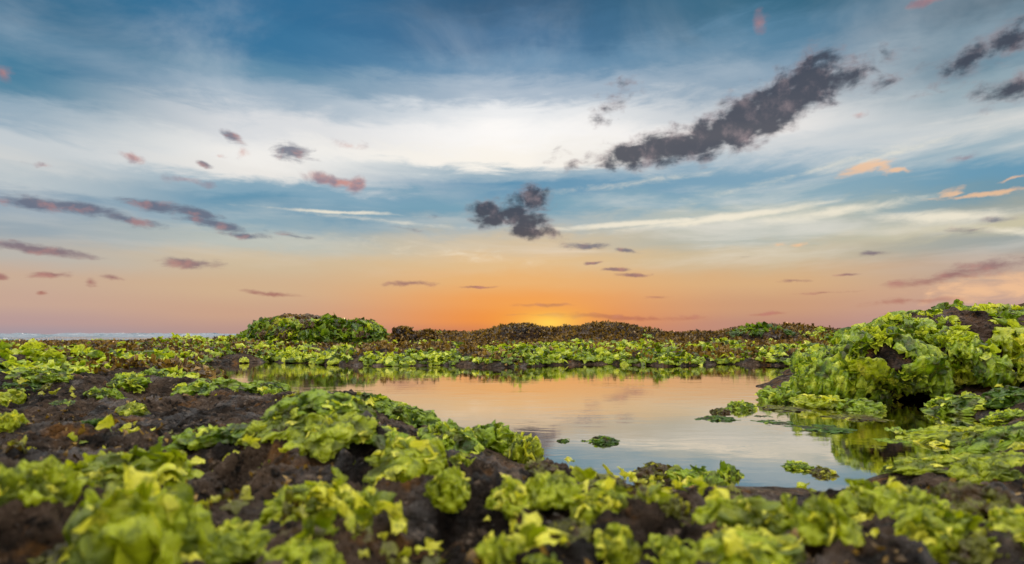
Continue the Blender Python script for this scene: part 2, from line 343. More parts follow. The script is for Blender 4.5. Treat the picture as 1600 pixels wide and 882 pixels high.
for a in [
    (195, 872, 250, 185, 'big', 'bright', 'big curled yellow-green sea lettuce clump at the lower left, nearest of all', G1),
    (190, 765, 220, 85, 'big', 'bright', 'smooth pale sea lettuce mound just behind the big lower left clump', G1),
    (40, 765, 130, 80, 'mat', 'bright', 'low blurred sea lettuce sheet at the left edge above the dark rock', G1),
    (100, 880, 120, 60, 'mat', 'olive', 'dull olive seaweed scrap at the left foot of the big clump', G1),
    (340, 690, 170, 45, 'mat', 'green', 'flat fresh green sea lettuce on top of the smooth brown foreground rock', G1),
    (470, 800, 150, 75, 'spiky', 'bright', 'upright bright clump below the smooth brown rock, left of the middle', G1),
    (560, 808, 110, 60, 'big', 'bright', 'small bright clump touching the upright one on its right', G1),
    (345, 862, 150, 70, 'mat', 'bright', 'flat yellowish clump right of the big lower left clump', G1),
    (470, 880, 130, 60, 'mat', 'bright', 'blurred yellow-green clump at the bottom edge below the upright one', G1),
    (630, 752, 170, 85, 'dome', 'bright', 'bushy olive and yellow clump in the middle foreground', G1),
    (700, 770, 90, 60, 'dome', 'bright', 'curled pale frond clump on the right foot of the bushy olive one', G1),
    (715, 730, 60, 40, 'mat', 'bright', 'small yellow sheet between the olive clump and the shore ridge', G1),
    (800, 795, 110, 65, 'spiky', 'bright', 'ragged yellow clump in the centre right of the dark grit', G1),
    (870, 782, 100, 55, 'tuft', 'bright', 'frilly yellow-green clump just below the shore notch', G1),
    (945, 800, 120, 60, 'big', 'bright', 'broad yellow sheet clump below the pool, centre right', G1),
    (880, 845, 110, 55, 'mat', 'olive', 'small olive arch of weed over dark rock below the frilly clump', G1),
    (965, 858, 90, 70, 'dome', 'bright', 'rounded yellow-green knob in the bottom centre right', G1),
    (775, 882, 80, 80, 'spiky', 'bright', 'upright yellow tuft at the bottom edge in the middle', G1),
    (850, 890, 80, 40, 'mat', 'bright', 'low yellow scrap at the bottom edge beside the upright tuft', G1),
    (1050, 800, 120, 60, 'mat', 'olive', 'thin olive ribbon heap between the yellow sheet and the large right clump', G1),
    (1175, 830, 190, 85, 'big', 'bright', 'large smooth bright clump under the round green bulb', G1),
    (1290, 842, 140, 95, 'big', 'bright', 'large bright rounded clump right of the biggest right foreground one', G1),
    (1180, 885, 220, 70, 'big', 'bright', 'very blurred wide sea lettuce heap at the bottom right of centre', G1),
    (1060, 878, 110, 60, 'mat', 'bright', 'low blurred sheet left of the wide bottom heap', G1),
    (1375, 800, 130, 75, 'big', 'bright', 'yellow-green clump by the lower right end of the pool', G1),
    (1465, 870, 150, 90, 'big', 'bright', 'hanging yellow clump on dark rock at the lower right', G1),
    (1440, 805, 90, 55, 'tuft', 'bright', 'small frilly clump above the hanging yellow one', G1),
    (1530, 795, 130, 60, 'mat', 'olive', 'flat olive clump near the right edge of the foreground', G1),
    (1545, 870, 140, 55, 'mat', 'olive', 'dark low weed over rock in the bottom right corner', G1),
    (1590, 830, 90, 50, 'dome', 'bright', 'bright clump cut by the right edge, above the bottom corner', G1),
    (1560, 745, 110, 40, 'mat', 'bright', 'bright flat sheet at the right edge on the rock below the big mound', G1),
    # near left shore ridge
    (415, 612, 70, 28, 'tuft', 'green', 'small bushy clump at the far tip of the left shore, beside the pool', G3),
    (360, 605, 80, 26, 'mat', 'green', 'low green patch just left of the far shore tip', G3),
    (300, 612, 80, 34, 'dome', 'green', 'green clump on the rock behind the brown overhang', G3),
    (470, 640, 90, 34, 'tuft', 'green', 'green clump on the shore ridge before the frilly peak', G3),
    (440, 664, 100, 30, 'mat', 'bright', 'flat light green sheet under the shore ridge, above the smooth brown rock', G3),
    (540, 645, 90, 38, 'dome', 'green', 'clump on the shore ridge immediately left of the frilly peak', G3),
    (588, 640, 80, 42, 'spiky', 'green', 'tall frilly peak clump on the shore ridge against the water', G3),
    (520, 672, 90, 34, 'mat', 'bright', 'yellowish sheet hanging below the frilly peak', G3),
    (640, 662, 80, 32, 'tuft', 'green', 'bushy green clump right of the frilly peak', G3),
    (610, 690, 90, 36, 'dome', 'green', 'green clump in the hollow under the shore ridge', G3),
    (700, 690, 100, 46, 'dome', 'green', 'rounded green clump on the descending shore ridge', G3),
    (770, 702, 100, 56, 'dome', 'green', 'mid green folded clump on the crest of the descending ridge', G3),
    (815, 722, 60, 62, 'dome', 'bright', 'pale hanging frond clump at the water end of the ridge', G3),
    (850, 740, 60, 34, 'tuft', 'olive', 'olive tuft at the foot of the ridge in the pool notch', G3),
    (1035, 748, 90, 45, 'spiky', 'olive', 'ragged dark olive clump on the shore left of the round bulb', G3),
    (1085, 755, 90, 45, 'dome', 'green', 'green clump between the ragged olive one and the round bulb', G3),
    (1142, 746, 46, 42, 'bulb', 'green', 'round shiny green bulb of weed standing at the water edge', G3),
    (940, 756, 70, 22, 'tuft', 'olive', 'low dark tuft on the shore of the pool notch, right of its centre', G3),
    # left rocks
    (55, 592, 88, 32, 'dome', 'green', 'broad green clump on the upper left rocks', G2),
    (125, 574, 52, 28, 'dome', 'green', 'small rounded bright clump on the skyline side of the left rocks', G2),
    (197, 600, 66, 34, 'dome', 'green', 'neat rounded clump in front of the brown weed at left', G2),
    (203, 645, 58, 36, 'dome', 'bright', 'yellow-green curled clump in the gap left of the brown overhang rock', G2),
    (160, 618, 44, 22, 'mat', 'green', 'low green clump between the two rounded ones at left', G2),
    (12, 628, 56, 30, 'dome', 'bright', 'bright clump cut by the left edge, the upper one', G2),
    (8, 668, 54, 42, 'dome', 'bright', 'bright clump cut by the left edge, on the dark middle rock', G2),
    (30, 608, 50, 16, 'mat', 'deep', 'dark thin weed on the rock under the broad upper left clump', G2),
    (95, 632, 36, 12, 'mat', 'green', 'tiny green scrap alone on the brown rock at left', G2),
    (140, 660, 40, 16, 'mat', 'deep', 'small dark green scrap in the cleft of the left rock', G2),
    (250, 590, 60, 20, 'mat', 'green', 'flat green patch before the brown weed left of the pool tip', G2),
    (20, 575, 40, 18, 'dome', 'green', 'little round clump at the left edge on top of the rocks', G2),
    (180, 560, 60, 16, 'mat', 'bright', 'thin light green patch among brown weed at upper left', G2),
    # right shore
    (1500, 690, 170, 34, 'mat', 'bright', 'wide flat light green sheet on the shore under the big mound', G5),
    (1590, 690, 120, 40, 'mat', 'green', 'flat green sheet at the right edge under the big mound', G5),
    (1425, 676, 80, 22, 'mat', 'green', 'thin green sheet spreading into the dark reflection', G5),
    (1470, 722, 130, 26, 'mat', 'bright', 'bright wet sheet on the brown bank at the right end of the pool', G5),
    (1580, 722, 110, 30, 'mat', 'bright', 'bright wet sheet on the bank cut by the right edge', G5),
    (1575, 660, 70, 30, 'dome', 'green', 'green clump at the foot of the big mound by the right edge', G5),
    # in the water
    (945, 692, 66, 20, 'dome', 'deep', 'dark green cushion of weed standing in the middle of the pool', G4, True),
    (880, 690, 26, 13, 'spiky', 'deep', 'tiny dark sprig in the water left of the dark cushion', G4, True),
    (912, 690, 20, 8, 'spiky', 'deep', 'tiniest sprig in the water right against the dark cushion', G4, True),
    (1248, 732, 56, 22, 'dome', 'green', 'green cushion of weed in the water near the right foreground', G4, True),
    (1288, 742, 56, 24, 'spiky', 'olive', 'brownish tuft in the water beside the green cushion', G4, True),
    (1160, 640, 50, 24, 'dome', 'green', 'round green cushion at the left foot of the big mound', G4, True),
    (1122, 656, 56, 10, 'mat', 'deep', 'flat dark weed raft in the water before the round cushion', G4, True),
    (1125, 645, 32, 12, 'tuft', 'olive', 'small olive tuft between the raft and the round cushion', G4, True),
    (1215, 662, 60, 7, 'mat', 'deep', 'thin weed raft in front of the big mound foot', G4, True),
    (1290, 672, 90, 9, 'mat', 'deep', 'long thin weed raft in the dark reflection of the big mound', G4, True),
    (1222, 628, 80, 40, 'dome', 'green', 'rounded green clump at the left end of the big mound, right behind the round cushion', G5, True),
    (1285, 636, 100, 34, 'dome', 'bright', 'yellow-green clump at the waterline under the left shoulder of the big mound', G5, True),
    (1345, 640, 70, 26, 'tuft', 'green', 'small frilly clump at the waterline before the dark hollow of the big mound', G5, True),
    (1500, 640, 110, 40, 'dome', 'green', 'bushy green clump on the brown slab under the right half of the big mound', G5),
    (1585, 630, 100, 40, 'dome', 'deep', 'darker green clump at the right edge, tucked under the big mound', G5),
    (1225, 640, 70, 9, 'mat', 'olive', 'brownish flat shelf of weed in the water under the left end of the big mound', G4, True),
    (1190, 651, 34, 5, 'mat', 'deep', 'little dark raft between the round cushion and the thin raft to its right', G4, True),
    (1345, 655, 80, 8, 'mat', 'olive', 'olive raft in the reflection close below the dark hollow', G4, True),
    (1400, 690, 60, 8, 'mat', 'green', 'green raft near the right bank, nearest the flat sheets', G4, True),
    (1240, 676, 22, 4, 'mat', 'deep', 'very small dark raft under the thin raft, on open water', G4, True),
    (1030, 632, 22, 3, 'mat', 'deep', 'tiny floating scrap in open water, the left one of a pair', G4, True),
    (1064, 633, 10, 3, 'mat', 'deep', 'tiny floating scrap in open water, the right one of a pair', G4, True),
    (632, 572, 28, 12, 'dome', 'green', 'tiny green clump standing in the water at the far shore', G4, True),
]: put_clump(*a)

# ------------------------------------------------------------------ weed-covered rock mounds
def star_rock(name, lobes, seed, amp, mat, parent, nu=260, nv=150, f=2.2, floor=-.15, under=.16):
    """rock grown from overlapping ellipsoids (cx,cy,cz,rx,ry,rz) seen from the first one's centre"""
    c0 = np.array(lobes[0][:3], float)
    th = np.linspace(0, 2*math.pi, nu, endpoint=False); ph = np.linspace(.002, math.pi*.62, nv)
    T, Pp = np.meshgrid(th, ph); d = np.stack([np.sin(Pp)*np.cos(T), np.sin(Pp)*np.sin(T), np.cos(Pp)], -1)
    r = np.zeros(T.shape)
    for L in lobes:
        c = np.array(L[:3])-c0; a = np.array(L[3:6])
        dd = d/a; cc = c/a; A = (dd**2).sum(-1); B = (dd*cc).sum(-1); Cc = (cc**2).sum()-1
        disc = B*B-A*Cc; rr = np.where(disc > 0, (B+np.sqrt(np.maximum(disc, 0)))/A, 0); r = np.maximum(r, rr)
    for _ in range(3): r = (r+np.roll(r, 1, 1)+np.roll(r, -1, 1)+np.vstack([r[:1], r[:-1]])+np.vstack([r[1:], r[-1:]]))/5
    P = c0+d*r[..., None]
    x, y, z = P[..., 0], P[..., 1], P[..., 2]
    r = r+amp*(fbm(x, y, z, f=f, o=6, seed=seed)+.5*(1-2*np.abs(fbm(x, y, z, f=f*1.7, o=4, seed=seed+3))))
    P = c0+d*r[..., None]; zt = lobes[0][5]+lobes[0][2]
    r = r*(1-under*ss(.42*zt, .12*zt, P[..., 2])*(1+.9*fbm(x, y, z, f=f, o=2, seed=seed+8)))
    P = c0+d*r[..., None]; P[..., 2] = np.maximum(P[..., 2], floor)
    gu = np.roll(P, -1, 1)-np.roll(P, 1, 1); gv = np.gradient(P, axis=0); Nn = norm(np.cross(gv, gu))
    Nn = np.where(((P-c0)*Nn).sum(-1, keepdims=True) < 0, -Nn, Nn)
    o = link(name, mesh(name, P.reshape(-1, 3), grid_faces(nv, nu, True)), mat, parent)
    return o, P.reshape(-1, 3), Nn.reshape(-1, 3), c0
def thing(name, label, cat, loc, group=None):
    o = bpy.data.objects.new(name, None); C.objects.link(o); o.location = loc; o['label'] = label; o['category'] = cat
    o.empty_display_size = .1
    if group: o['group'] = group
    return o
def shift(o, loc): o.data.transform(__import__('mathutils').Matrix.Translation([-v for v in loc]))
def drape(root, P, Nn, loc, seed, npatch, per, L, rpatch, mask, matf, name='seaweed_drape', nS=9, nT=22, down=.8, outw=.5, amp=.24, zmin=.02, curl=.35, sheet=1.):
    g = np.random.default_rng(seed)
    ok = (P[:, 2] > zmin) & mask(P, Nn); idx = np.where(ok)[0]
    # spread the patch centres over the surface
    cand = idx[g.integers(0, len(idx), 3000)]; cen = [cand[0]]; dmin = np.linalg.norm(P[cand]-P[cand[0]], axis=1)
    for _ in range(npatch-1):
        j = int(np.argmax(dmin)); cen.append(cand[j]); dmin = np.minimum(dmin, np.linalg.norm(P[cand]-P[cand[j]], axis=1))
    for c in cen:
        near = idx[np.linalg.norm(P[idx]-P[c], axis=1) < rpatch*g.uniform(.7, 1.3)]
        if len(near) < 3: continue
        s = near[g.integers(0, len(near), per)]
        B = P[s]-.01*Nn[s]; N_ = Nn[s]
        t = np.array([0, 0, -1.])-(N_*np.array([0, 0, -1.])).sum(1, keepdims=True)*N_
        D = norm(t)*down*np.linalg.norm(t, axis=1, keepdims=True)**.5+N_*outw*g.uniform(.3, 1.3, (per, 1))+g.normal(0, .42, (per, 3))
        Z = -N_+g.normal(0, .5, (per, 3))
        V, Q, A = sheets(B, D, Z, g.uniform(*L, per), nS, nT, g, amp=amp, curl=curl)
        if sheet:              # a big folded sheet lying over the rock and hanging downhill, under the loose fronds
            m_ = norm(Nn[near].mean(0)); dn = norm(np.array([0, 0, -1.])+m_*m_[2]+1e-3); sd_ = np.cross(m_, dn)
            nu, nv = 90, 34; T_, P_ = np.meshgrid(np.linspace(0, 6.2832, nu), np.linspace(.02, 1.75, nv)); c_ = np.cos(P_); s_ = np.sin(P_)
            b = np.stack([s_*np.cos(T_), s_*np.sin(T_), c_*.42], -1).reshape(-1, 3); o_ = g.uniform(0, 50, 3); q0 = b+o_
            b = b*(1+.45*fbm(q0[:, 0], q0[:, 1], q0[:, 2], f=2.4, o=3)+.22*(1-2*np.abs(fbm(q0[:, 0], q0[:, 1]*.6, q0[:, 2], f=3.6, o=3, seed=5))))[:, None]
            b = b+.22*np.stack([fbm(q0[:, 0], q0[:, 1]*.6, q0[:, 2], f=3.4, o=3, seed=61+k*7) for k in range(3)], -1)
            b[:, 2] += .13*np.sin(14*b[:, 0]+4*b[:, 1]+o_[0])*np.clip(b[:, 1]+.6, 0, 1.5)
            R_ = rpatch*g.uniform(.55, .85)*sheet; W = P[c]+R_*(b[:, :1]*sd_+(b[:, 1:2]*1.15+.2)*dn+(b[:, 2:]-.06)*m_)
            V, Q, A = join([(V, Q, A), (W, grid_faces(nv, nu), {'shade': np.clip(.38+.9*fbm(q0[:, 0], q0[:, 1]*.5, q0[:, 2], f=2.5, o=3, seed=8), 0, 1), 'tip': np.full(len(W), .2)})])
        V = V-np.array(loc)
        me = mesh(name, V, Q, A); w_ = link(name, me, matf(P[c], g), root)
        if not sheet: w_['kind'] = 'stuff'
def mound(name, label, cat, loc, lobes, seed, amp, f=2.2, mat=None, group=None, **kw):
    root = thing(name, label, cat, loc, group)
    o, P, Nn, c0 = star_rock('rock', lobes, seed, amp, mat or M['boulder'], root, f=f, **kw)
    shift(o, loc); return root, P, Nn
def pos(px, d, z=0.): return ((px-800)/F*d, d, z)
# the big mound on the right
loc = pos(1440, 4.5)
lob = [(*pos(1500, 4.65, .12)[:2], .10, .80, .85, .53), (*pos(1600, 4.8)[:2], .10, .90, .9, .53), (*pos(1385, 4.40)[:2], .12, .30, .4, .36), (*pos(1262, 4.35)[:2], .0, .36, .36, .20),
       (*pos(1310, 4.65)[:2], .05, .36, .5, .22), (*pos(1720, 4.9)[:2], .10, 1.0, 1.0, .46)]
root, P, Nn = mound('weedy_rock', 'large brown rock draped in bright green sea lettuce on the right bank', 'rock', loc, lob, 11, .15, nu=460, nv=240, under=.34)
cm = lambda f, sd: (lambda P, N: fbm(P[:, 0], P[:, 1], P[:, 2], f=f, o=3, seed=sd))
n1 = cm(2.6, 77)
drape(root, P, Nn, loc, 1, 66, 46, (.035, .10), .17, lambda P, N: (n1(P, N) > .12) & (P[:, 2] > .14) & (N[:, 1] < .5),
      lambda p, g: M['green'] if g.random() < .62 else M['bright'])
drape(root, P, Nn, loc, 2, 16, 40, (.035, .09), .16, lambda P, N: (P[:, 0] < 2.95) & (P[:, 2] < .25) & (P[:, 2] > .03) & (N[:, 1] < .4),
      lambda p, g: M['bright'] if g.random() < .5 else M['green'])
drape(root, P, Nn, loc, 3, 24, 44, (.03, .09), .25, lambda P, N: (P[:, 2] > .40) & (N[:, 1] < .35) & (n1(P, N) > -.3),
      lambda p, g: M['green'], name='seaweed_tuft', down=.2, outw=1., sheet=.5)
# far mound on the left
loc = pos(490, 15)
lob = [(*pos(462, 15)[:2], .1, 1.25, 1.0, .80), (*pos(556, 15.2)[:2], .05, .80, .9, .72), (*pos(412, 15)[:2], 0, .62, .7, .5), (*pos(520, 15)[:2], .05, .9, .8, .72)]
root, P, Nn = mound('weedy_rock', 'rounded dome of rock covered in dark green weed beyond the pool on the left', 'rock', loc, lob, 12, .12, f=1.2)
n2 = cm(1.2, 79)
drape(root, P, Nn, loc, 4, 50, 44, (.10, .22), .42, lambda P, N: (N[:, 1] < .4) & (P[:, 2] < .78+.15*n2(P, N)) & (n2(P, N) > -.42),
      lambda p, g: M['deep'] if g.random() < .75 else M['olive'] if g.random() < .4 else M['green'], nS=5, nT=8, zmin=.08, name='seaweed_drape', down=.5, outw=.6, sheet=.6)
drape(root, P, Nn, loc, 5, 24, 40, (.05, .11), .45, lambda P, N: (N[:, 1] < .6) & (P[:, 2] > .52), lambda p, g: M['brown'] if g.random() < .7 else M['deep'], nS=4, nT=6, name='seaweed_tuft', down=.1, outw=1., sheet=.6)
# small dark rocks on the skyline
def bare(px, d, py_top, w, label, seed, weed=None):
    x, y, _ = pos(px, d); zt = H-(py_top-HY)/F*d; k = w/F*d*.5; loc = (x, y, 0)
    lb = [(x, y, zt*.35, k*.85, k*.8, zt*.62), (x-k*.45, y, zt*.2, k*.5, k*.6, zt*.6), (x+k*.5, y, zt*.2, k*.48, k*.6, zt*.62)]
    root, P, Nn = mound('dark_rock', label, 'rock', loc, lb, seed, zt*.14, f=2.2/k*.5+1, group='bare rocks on the skyline', nu=140, nv=80)
    if px < 1500: drape(root, P, Nn, loc, seed+40, 8, 40, (.04, .10), .6, lambda P, N: (P[:, 2] > .3*zt), lambda p, g: M['brown'], nS=4, nT=5, name='seaweed_tuft', down=.1, outw=1., sheet=0)
    if weed: drape(root, P, Nn, loc, seed, 6, 22, (.08, .18), .5, lambda P, N: (P[:, 2] > .7*zt), lambda p, g: M['deep'], nS=4, nT=6, name='seaweed_tuft', down=.1, outw=1., sheet=.6)
bare(630, 15, 513, 48, 'small dark lumpy rock just right of the green dome', 31)
bare(668, 15, 519, 38, 'tiny low dark rock right of the lumpy one', 35)
bare(822, 18, 509, 66, 'flat-topped dark rock on the ridge in front of the sunset glow', 32)
bare(1185, 17, 512, 100, 'craggy dark rock with green top on the ridge right of centre', 33, True)
bare(1600, 8, 481, 80, 'dark rock top showing behind the big weedy mound at the right edge', 34)

# ------------------------------------------------------------------ cover nobody could count
def normal_at(x, y, e=.03):
    hx = (height(x+e, y)-height(x-e, y))/(2*e); hy = (height(x, y+e)-height(x, y-e))/(2*e)
    return norm(np.stack([-hx, -hy, np.ones_like(hx)], -1))
def cover(name, label, n, d0, d1, px0, px1, L, mask, mat, seed, nS=5, nT=7, up=.7, amp=.25, curl=.6, clusters=None, lk=1., narrow=1., zlift=0., kindname='stuff', hum=0, hr=.09):
    g = np.random.default_rng(seed)
    d = np.exp(g.uniform(math.log(d0), math.log(d1), n)); px = g.uniform(px0, px1, n)
    x = (px-800)/F*d; y = d.copy()
    if clusters:
        cx = x[:n//clusters]; cy = y[:n//clusters]; i = g.integers(0, len(cx), n)
        rad = .035*cy[i]**.75*(.6+.8*g.random(len(cx)))[i]
        x = cx[i]+g.normal(0, 1, n)*rad; y = cy[i]+g.normal(0, 1, n)*rad; bump = None
        rr = np.hypot(x-cx[i], y-cy[i])/rad; lift = np.exp(-rr**2*.5)*np.minimum(rad, .16)*.7*lk*ss(30, 8, y)
    else: lift = np.zeros(n)
    s = sdist(x, y); keep = mask(x, y, s); x, y, s, lift = x[keep], y[keep], s[keep], lift[keep]
    z = height(x, y); k = z > .004; x, y, z, lift = x[k], y[k], z[k], lift[k]; n = len(x)
    N_ = normal_at(x, y)
    D = N_*up+g.normal(0, .6, (n, 3)); D[:, 2] = np.abs(D[:, 2])+.1
    Z = np.tile([0, 0, -1.], (n, 1))+g.normal(0, .5, (n, 3))
    Ls = g.uniform(*L, n)*(.45+.55*np.minimum(y/9., 2.)**.4)
    V, Q, A = sheets(np.stack([x, y, z-.01+lift+zlift], -1), D, Z, Ls, nS, nT, g, amp=amp, curl=curl, narrow=narrow)
    sx = np.repeat(fbm(x, y, f=1.1, o=2, seed=seed)*.35, nS*nT); A['shade'] = np.clip(A['shade']+sx, 0, 1)
    if hum:
        m = hum; j = g.integers(0, n, m); nu, nv = 22, 9
        T_, P_ = np.meshgrid(np.linspace(0, 6.2832, nu), np.linspace(.05, 1.7, nv)); b = np.stack([np.sin(P_)*np.cos(T_), np.sin(P_)*np.sin(T_), np.cos(P_)], -1).reshape(-1, 3)
        rd = (g.uniform(.5, 1.4, m)*hr*(y[j]/9)**.35)[:, None, None]; b = b[None]*np.array([1, 1, .62])*np.ones((m, 1, 1)); q0 = b*1.7+g.uniform(0, 900, (m, 1, 3))
        b = b*(1+.55*fbm(q0[..., 0], q0[..., 1], q0[..., 2], o=3))[..., None]+.30*np.stack([fbm(q0[..., 0], q0[..., 1], q0[..., 2], f=1.8, o=2, seed=9+k*5) for k in range(3)], -1)
        W = (b*rd+np.stack([x[j], y[j], z[j]-.01], -1)[:, None]).reshape(-1, 3)
        QQ = (grid_faces(nv, nu)[None]+(np.arange(m)*nu*nv)[:, None, None]).reshape(-1, 4)
        V, Q, A = join([(V, Q, A), (W, QQ, {'shade': np.repeat(g.uniform(.1, .8, m), nu*nv), 'tip': np.full(len(W), .5)})])
    link(name, mesh(name, V, Q, A), mat, kind=kindname)
nb = lambda x, y, sd, f=.55: fbm(x, y, f=f, o=3, seed=sd)
belt = lambda x, y: ss(7.6, 8.6, np.hypot(x*.6, y))
cover('green_seaweed', '', 16000, 7.2, 17, 240, 1560, (.05, .11), lambda x, y, s: (s > -.4) & (nb(x, y, 5, .9) > -.02-.12*(s < .8)+ .085*np.maximum(y-11, 0)), M['green'], 51, clusters=30, hum=3000, hr=.075)
cover('green_seaweed', '', 12000, 8, 30, -150, 1800, (.05, .10), lambda x, y, s: (s > .05) & (nb(x, y, 6) > .17+.3*((x > -2.5) & (y > 12))), M['green'], 52, nS=4, nT=6, clusters=14, hum=900)
cover('green_seaweed', '', 4200, 3.6, 9, -150, 350, (.06, .11), lambda x, y, s: (s > .3) & (nb(x, y, 7, 1.4) > .16), M['green'], 53, nS=6, nT=9, clusters=26, hum=300, hr=.075)
cover('brown_seaweed', '', 60000, 11.5, 26, 560, 1750, (.045, .10), lambda x, y, s: (height(x, y) > .12), M['brown'], 54, nS=3, nT=4, up=1.2, curl=.2, narrow=.6)
cover('brown_seaweed', '', 26000, 4.2, 34, -150, 640, (.04, .085), lambda x, y, s: (s > .15) & (nb(x, y, 8, .8) > -.08-.2*(y > 8)), M['brown'], 55, nS=3, nT=5, up=1.1, curl=.25, narrow=.6, clusters=20)
cover('brown_seaweed', '', 9000, 8.6, 18, 600, 1500, (.05, .10), lambda x, y, s: (s > 0.) & (nb(x, y, 5, .9) < .0), M['brown'], 56, nS=3, nT=5, up=1.1, curl=.25, narrow=.6, clusters=20)
# scraps of weed between the big clumps near the camera
cover('weed_scraps', '', 1800, .75, 4.5, -100, 1700, (.02, .05), lambda x, y, s: (s > .03) & (nb(x, y, 9, 4.) > .22), M['olive'], 57, nS=6, nT=10, clusters=16, up=.5)
cover('weed_scraps', '', 1300, .75, 4., -50, 1700, (.02, .055), lambda x, y, s: (s > .02) & (nb(x, y, 10, 3.5) > .2), M['bright'], 58, nS=8, nT=14, clusters=14, up=.5, hum=60, hr=.035)
cover('rust_weed', '', 11000, .75, 4.5, -100, 1700, (.014, .036), lambda x, y, s: (s > .03) & (nb(x, y, 11, 4.) > .12), M['brown'], 59, nS=3, nT=5, up=.9, narrow=.5)

# ------------------------------------------------------------------ sky
SUN_AZ = math.atan((862-800)/F); SUN_EL = R(1.3)
world = bpy.data.worlds.new('World'); sc.world = world; world.use_nodes = True
n = NT(world.node_tree)
tc = n.n('ShaderNodeTexCoord').outputs['Generated']
sp = n.n('ShaderNodeSeparateXYZ'); n.put(sp.inputs[0], tc); dx, dy, dz = sp.outputs
Az = n.m('ARCTAN2', dx, dy); El = n.m('ARCSINE', dz)
cb = n.n('ShaderNodeCombineXYZ'); n.put(cb.inputs[0], Az); n.put(cb.inputs[1], El); AE = cb.outputs[0]
def ae(px, py):
    u = (px-800)/F; v = (HY-py)/F; a = math.atan(u); return a, math.atan(v*math.cos(a))
def lin(c): return tuple(((v/255+.055)/1.055)**2.4 if v > 10 else v/255/12.92 for v in c)
# slow waviness of every band
mp = n.n('ShaderNodeMapping'); n.put(mp.inputs[0], AE); mp.inputs['Scale'].default_value = (1.5, 6, 1); mp.inputs['Rotation'].default_value = (0, 0, R(-7))
wv = n.noise(mp.outputs[0], 1.6, 7, .58, .8); wv2 = n.noise(mp.outputs[0], 7, 8, .62, .5)
Ew = n.m('ADD', El, n.m('ADD', n.m('MULTIPLY', n.m('SUBTRACT', wv, .5), n.mr(El, .03, .3, .01, .085)), n.m('MULTIPLY', n.m('SUBTRACT', wv2, .5), n.mr(El, .03, .2, .004, .045))))
EMAX = .62
def ramp(px, stops):
    nd = n.n('ShaderNodeValToRGB'); cr = nd.color_ramp; cr.interpolation = 'EASE'
    pts = sorted((max(0., ae(px, py)[1]/EMAX), lin(c)) for py, c in stops)
    while len(cr.elements) < len(pts): cr.elements.new(.5)
    for e, (p_, c) in zip(cr.elements, pts): e.position = p_
    for e, (p_, c) in zip(cr.elements, pts): e.position = p_; e.color = (*c, 1)
    n.put(nd.inputs[0], n.m('DIVIDE', Ew, EMAX)); return nd.outputs[0]
RL = ramp(0, [(0,(46,104,138)),(60,(52,114,148)),(120,(78,130,158)),(170,(150,172,188)),(210,(195,203,208)),(250,(205,208,208)),(280,(185,195,200)),(310,(130,155,175)),(350,(150,165,175)),(390,(185,180,172)),(430,(200,172,150)),(470,(198,166,148)),(500,(184,154,150)),(520,(168,150,156))])
RCL = ramp(400, [(0,(50,108,148)),(60,(58,116,155)),(110,(96,140,168)),(150,(150,172,190)),(190,(216,218,221)),(240,(242,239,234)),(270,(234,231,226)),(292,(130,165,185)),(320,(95,145,172)),(350,(140,168,182)),(380,(185,190,182)),(410,(205,185,155)),(450,(208,176,142)),(490,(202,162,136)),(520,(184,148,138))])
RC = ramp(800, [(0,(52,92,125)),(60,(72,114,150)),(110,(108,145,175)),(150,(172,187,202)),(180,(236,237,238)),(210,(253,250,247)),(252,(250,244,234)),(272,(150,175,190)),(292,(92,144,175)),(325,(118,160,180)),(350,(165,180,185)),(380,(208,190,160)),(410,(224,190,142)),(440,(230,178,116)),(470,(236,160,88)),(500,(234,144,70)),(520,(206,126,84))])
RCR = ramp(1200, [(0,(56,104,130)),(60,(90,132,160)),(110,(135,160,180)),(150,(192,199,205)),(190,(234,231,228)),(230,(202,208,212)),(270,(126,163,185)),(310,(146,174,186)),(340,(190,194,182)),(370,(172,180,172)),(400,(200,185,155)),(440,(214,174,130)),(480,(202,155,122)),(510,(186,140,124))])
RR = ramp(1600, [(0,(44,86,108)),(60,(76,118,140)),(110,(118,150,166)),(150,(165,180,188)),(190,(204,208,208)),(225,(150,175,188)),(250,(104,152,178)),(290,(112,150,168)),(325,(158,165,158)),(350,(200,193,165)),(375,(158,165,162)),(410,(185,165,150)),(450,(200,165,145)),(490,(190,155,150)),(520,(170,145,155))])
sky = n.mix(n.mr(Az, ae(0,500)[0], ae(400,500)[0]), RL, RCL)
sky = n.mix(n.mr(Az, ae(400,500)[0], ae(800,500)[0]), sky, RC)
sky = n.mix(n.mr(Az, ae(800,500)[0], ae(1200,500)[0]), sky, RCR)
sky = n.mix(n.mr(Az, ae(1200,500)[0], ae(1600,500)[0]), sky, RR)
# cirrus streaks fanning with a slight tilt
def mapped(scale, rot, loc=(0, 0, 0)):
    m_ = n.n('ShaderNodeMapping'); n.put(m_.inputs[0], AE); m_.inputs['Scale'].default_value = scale; m_.inputs['Rotation'].default_value = (0, 0, R(rot)); m_.inputs['Location'].default_value = loc
    return m_.outputs[0]
c1 = n.noise(mapped((2.2, 15, 1), -5), 1.3, 7, .58, .4)
k1 = n.m('MULTIPLY', n.mr(c1, .44, .70), n.mr(El, .07, .15)); k1 = n.m('MULTIPLY', k1, n.mr(El, .40, .18, 0, .5)); k1 = n.m('MULTIPLY', k1, n.mr(Az, -.15, .25, .35, 1.))
sky = n.mix(k1, sky, lin((242, 235, 224)))
c2 = n.noise(mapped((3, 5, 1), 18), 1.2, 6, .56, .5)
k2 = n.m('MULTIPLY', n.mr(c2, .42, .80), n.mr(El, .2, .3, 0, .3)); k2 = n.m('MULTIPLY', k2, n.mr(El, .58, .42))
sky = n.mix(k2, sky, lin((222, 226, 230)))
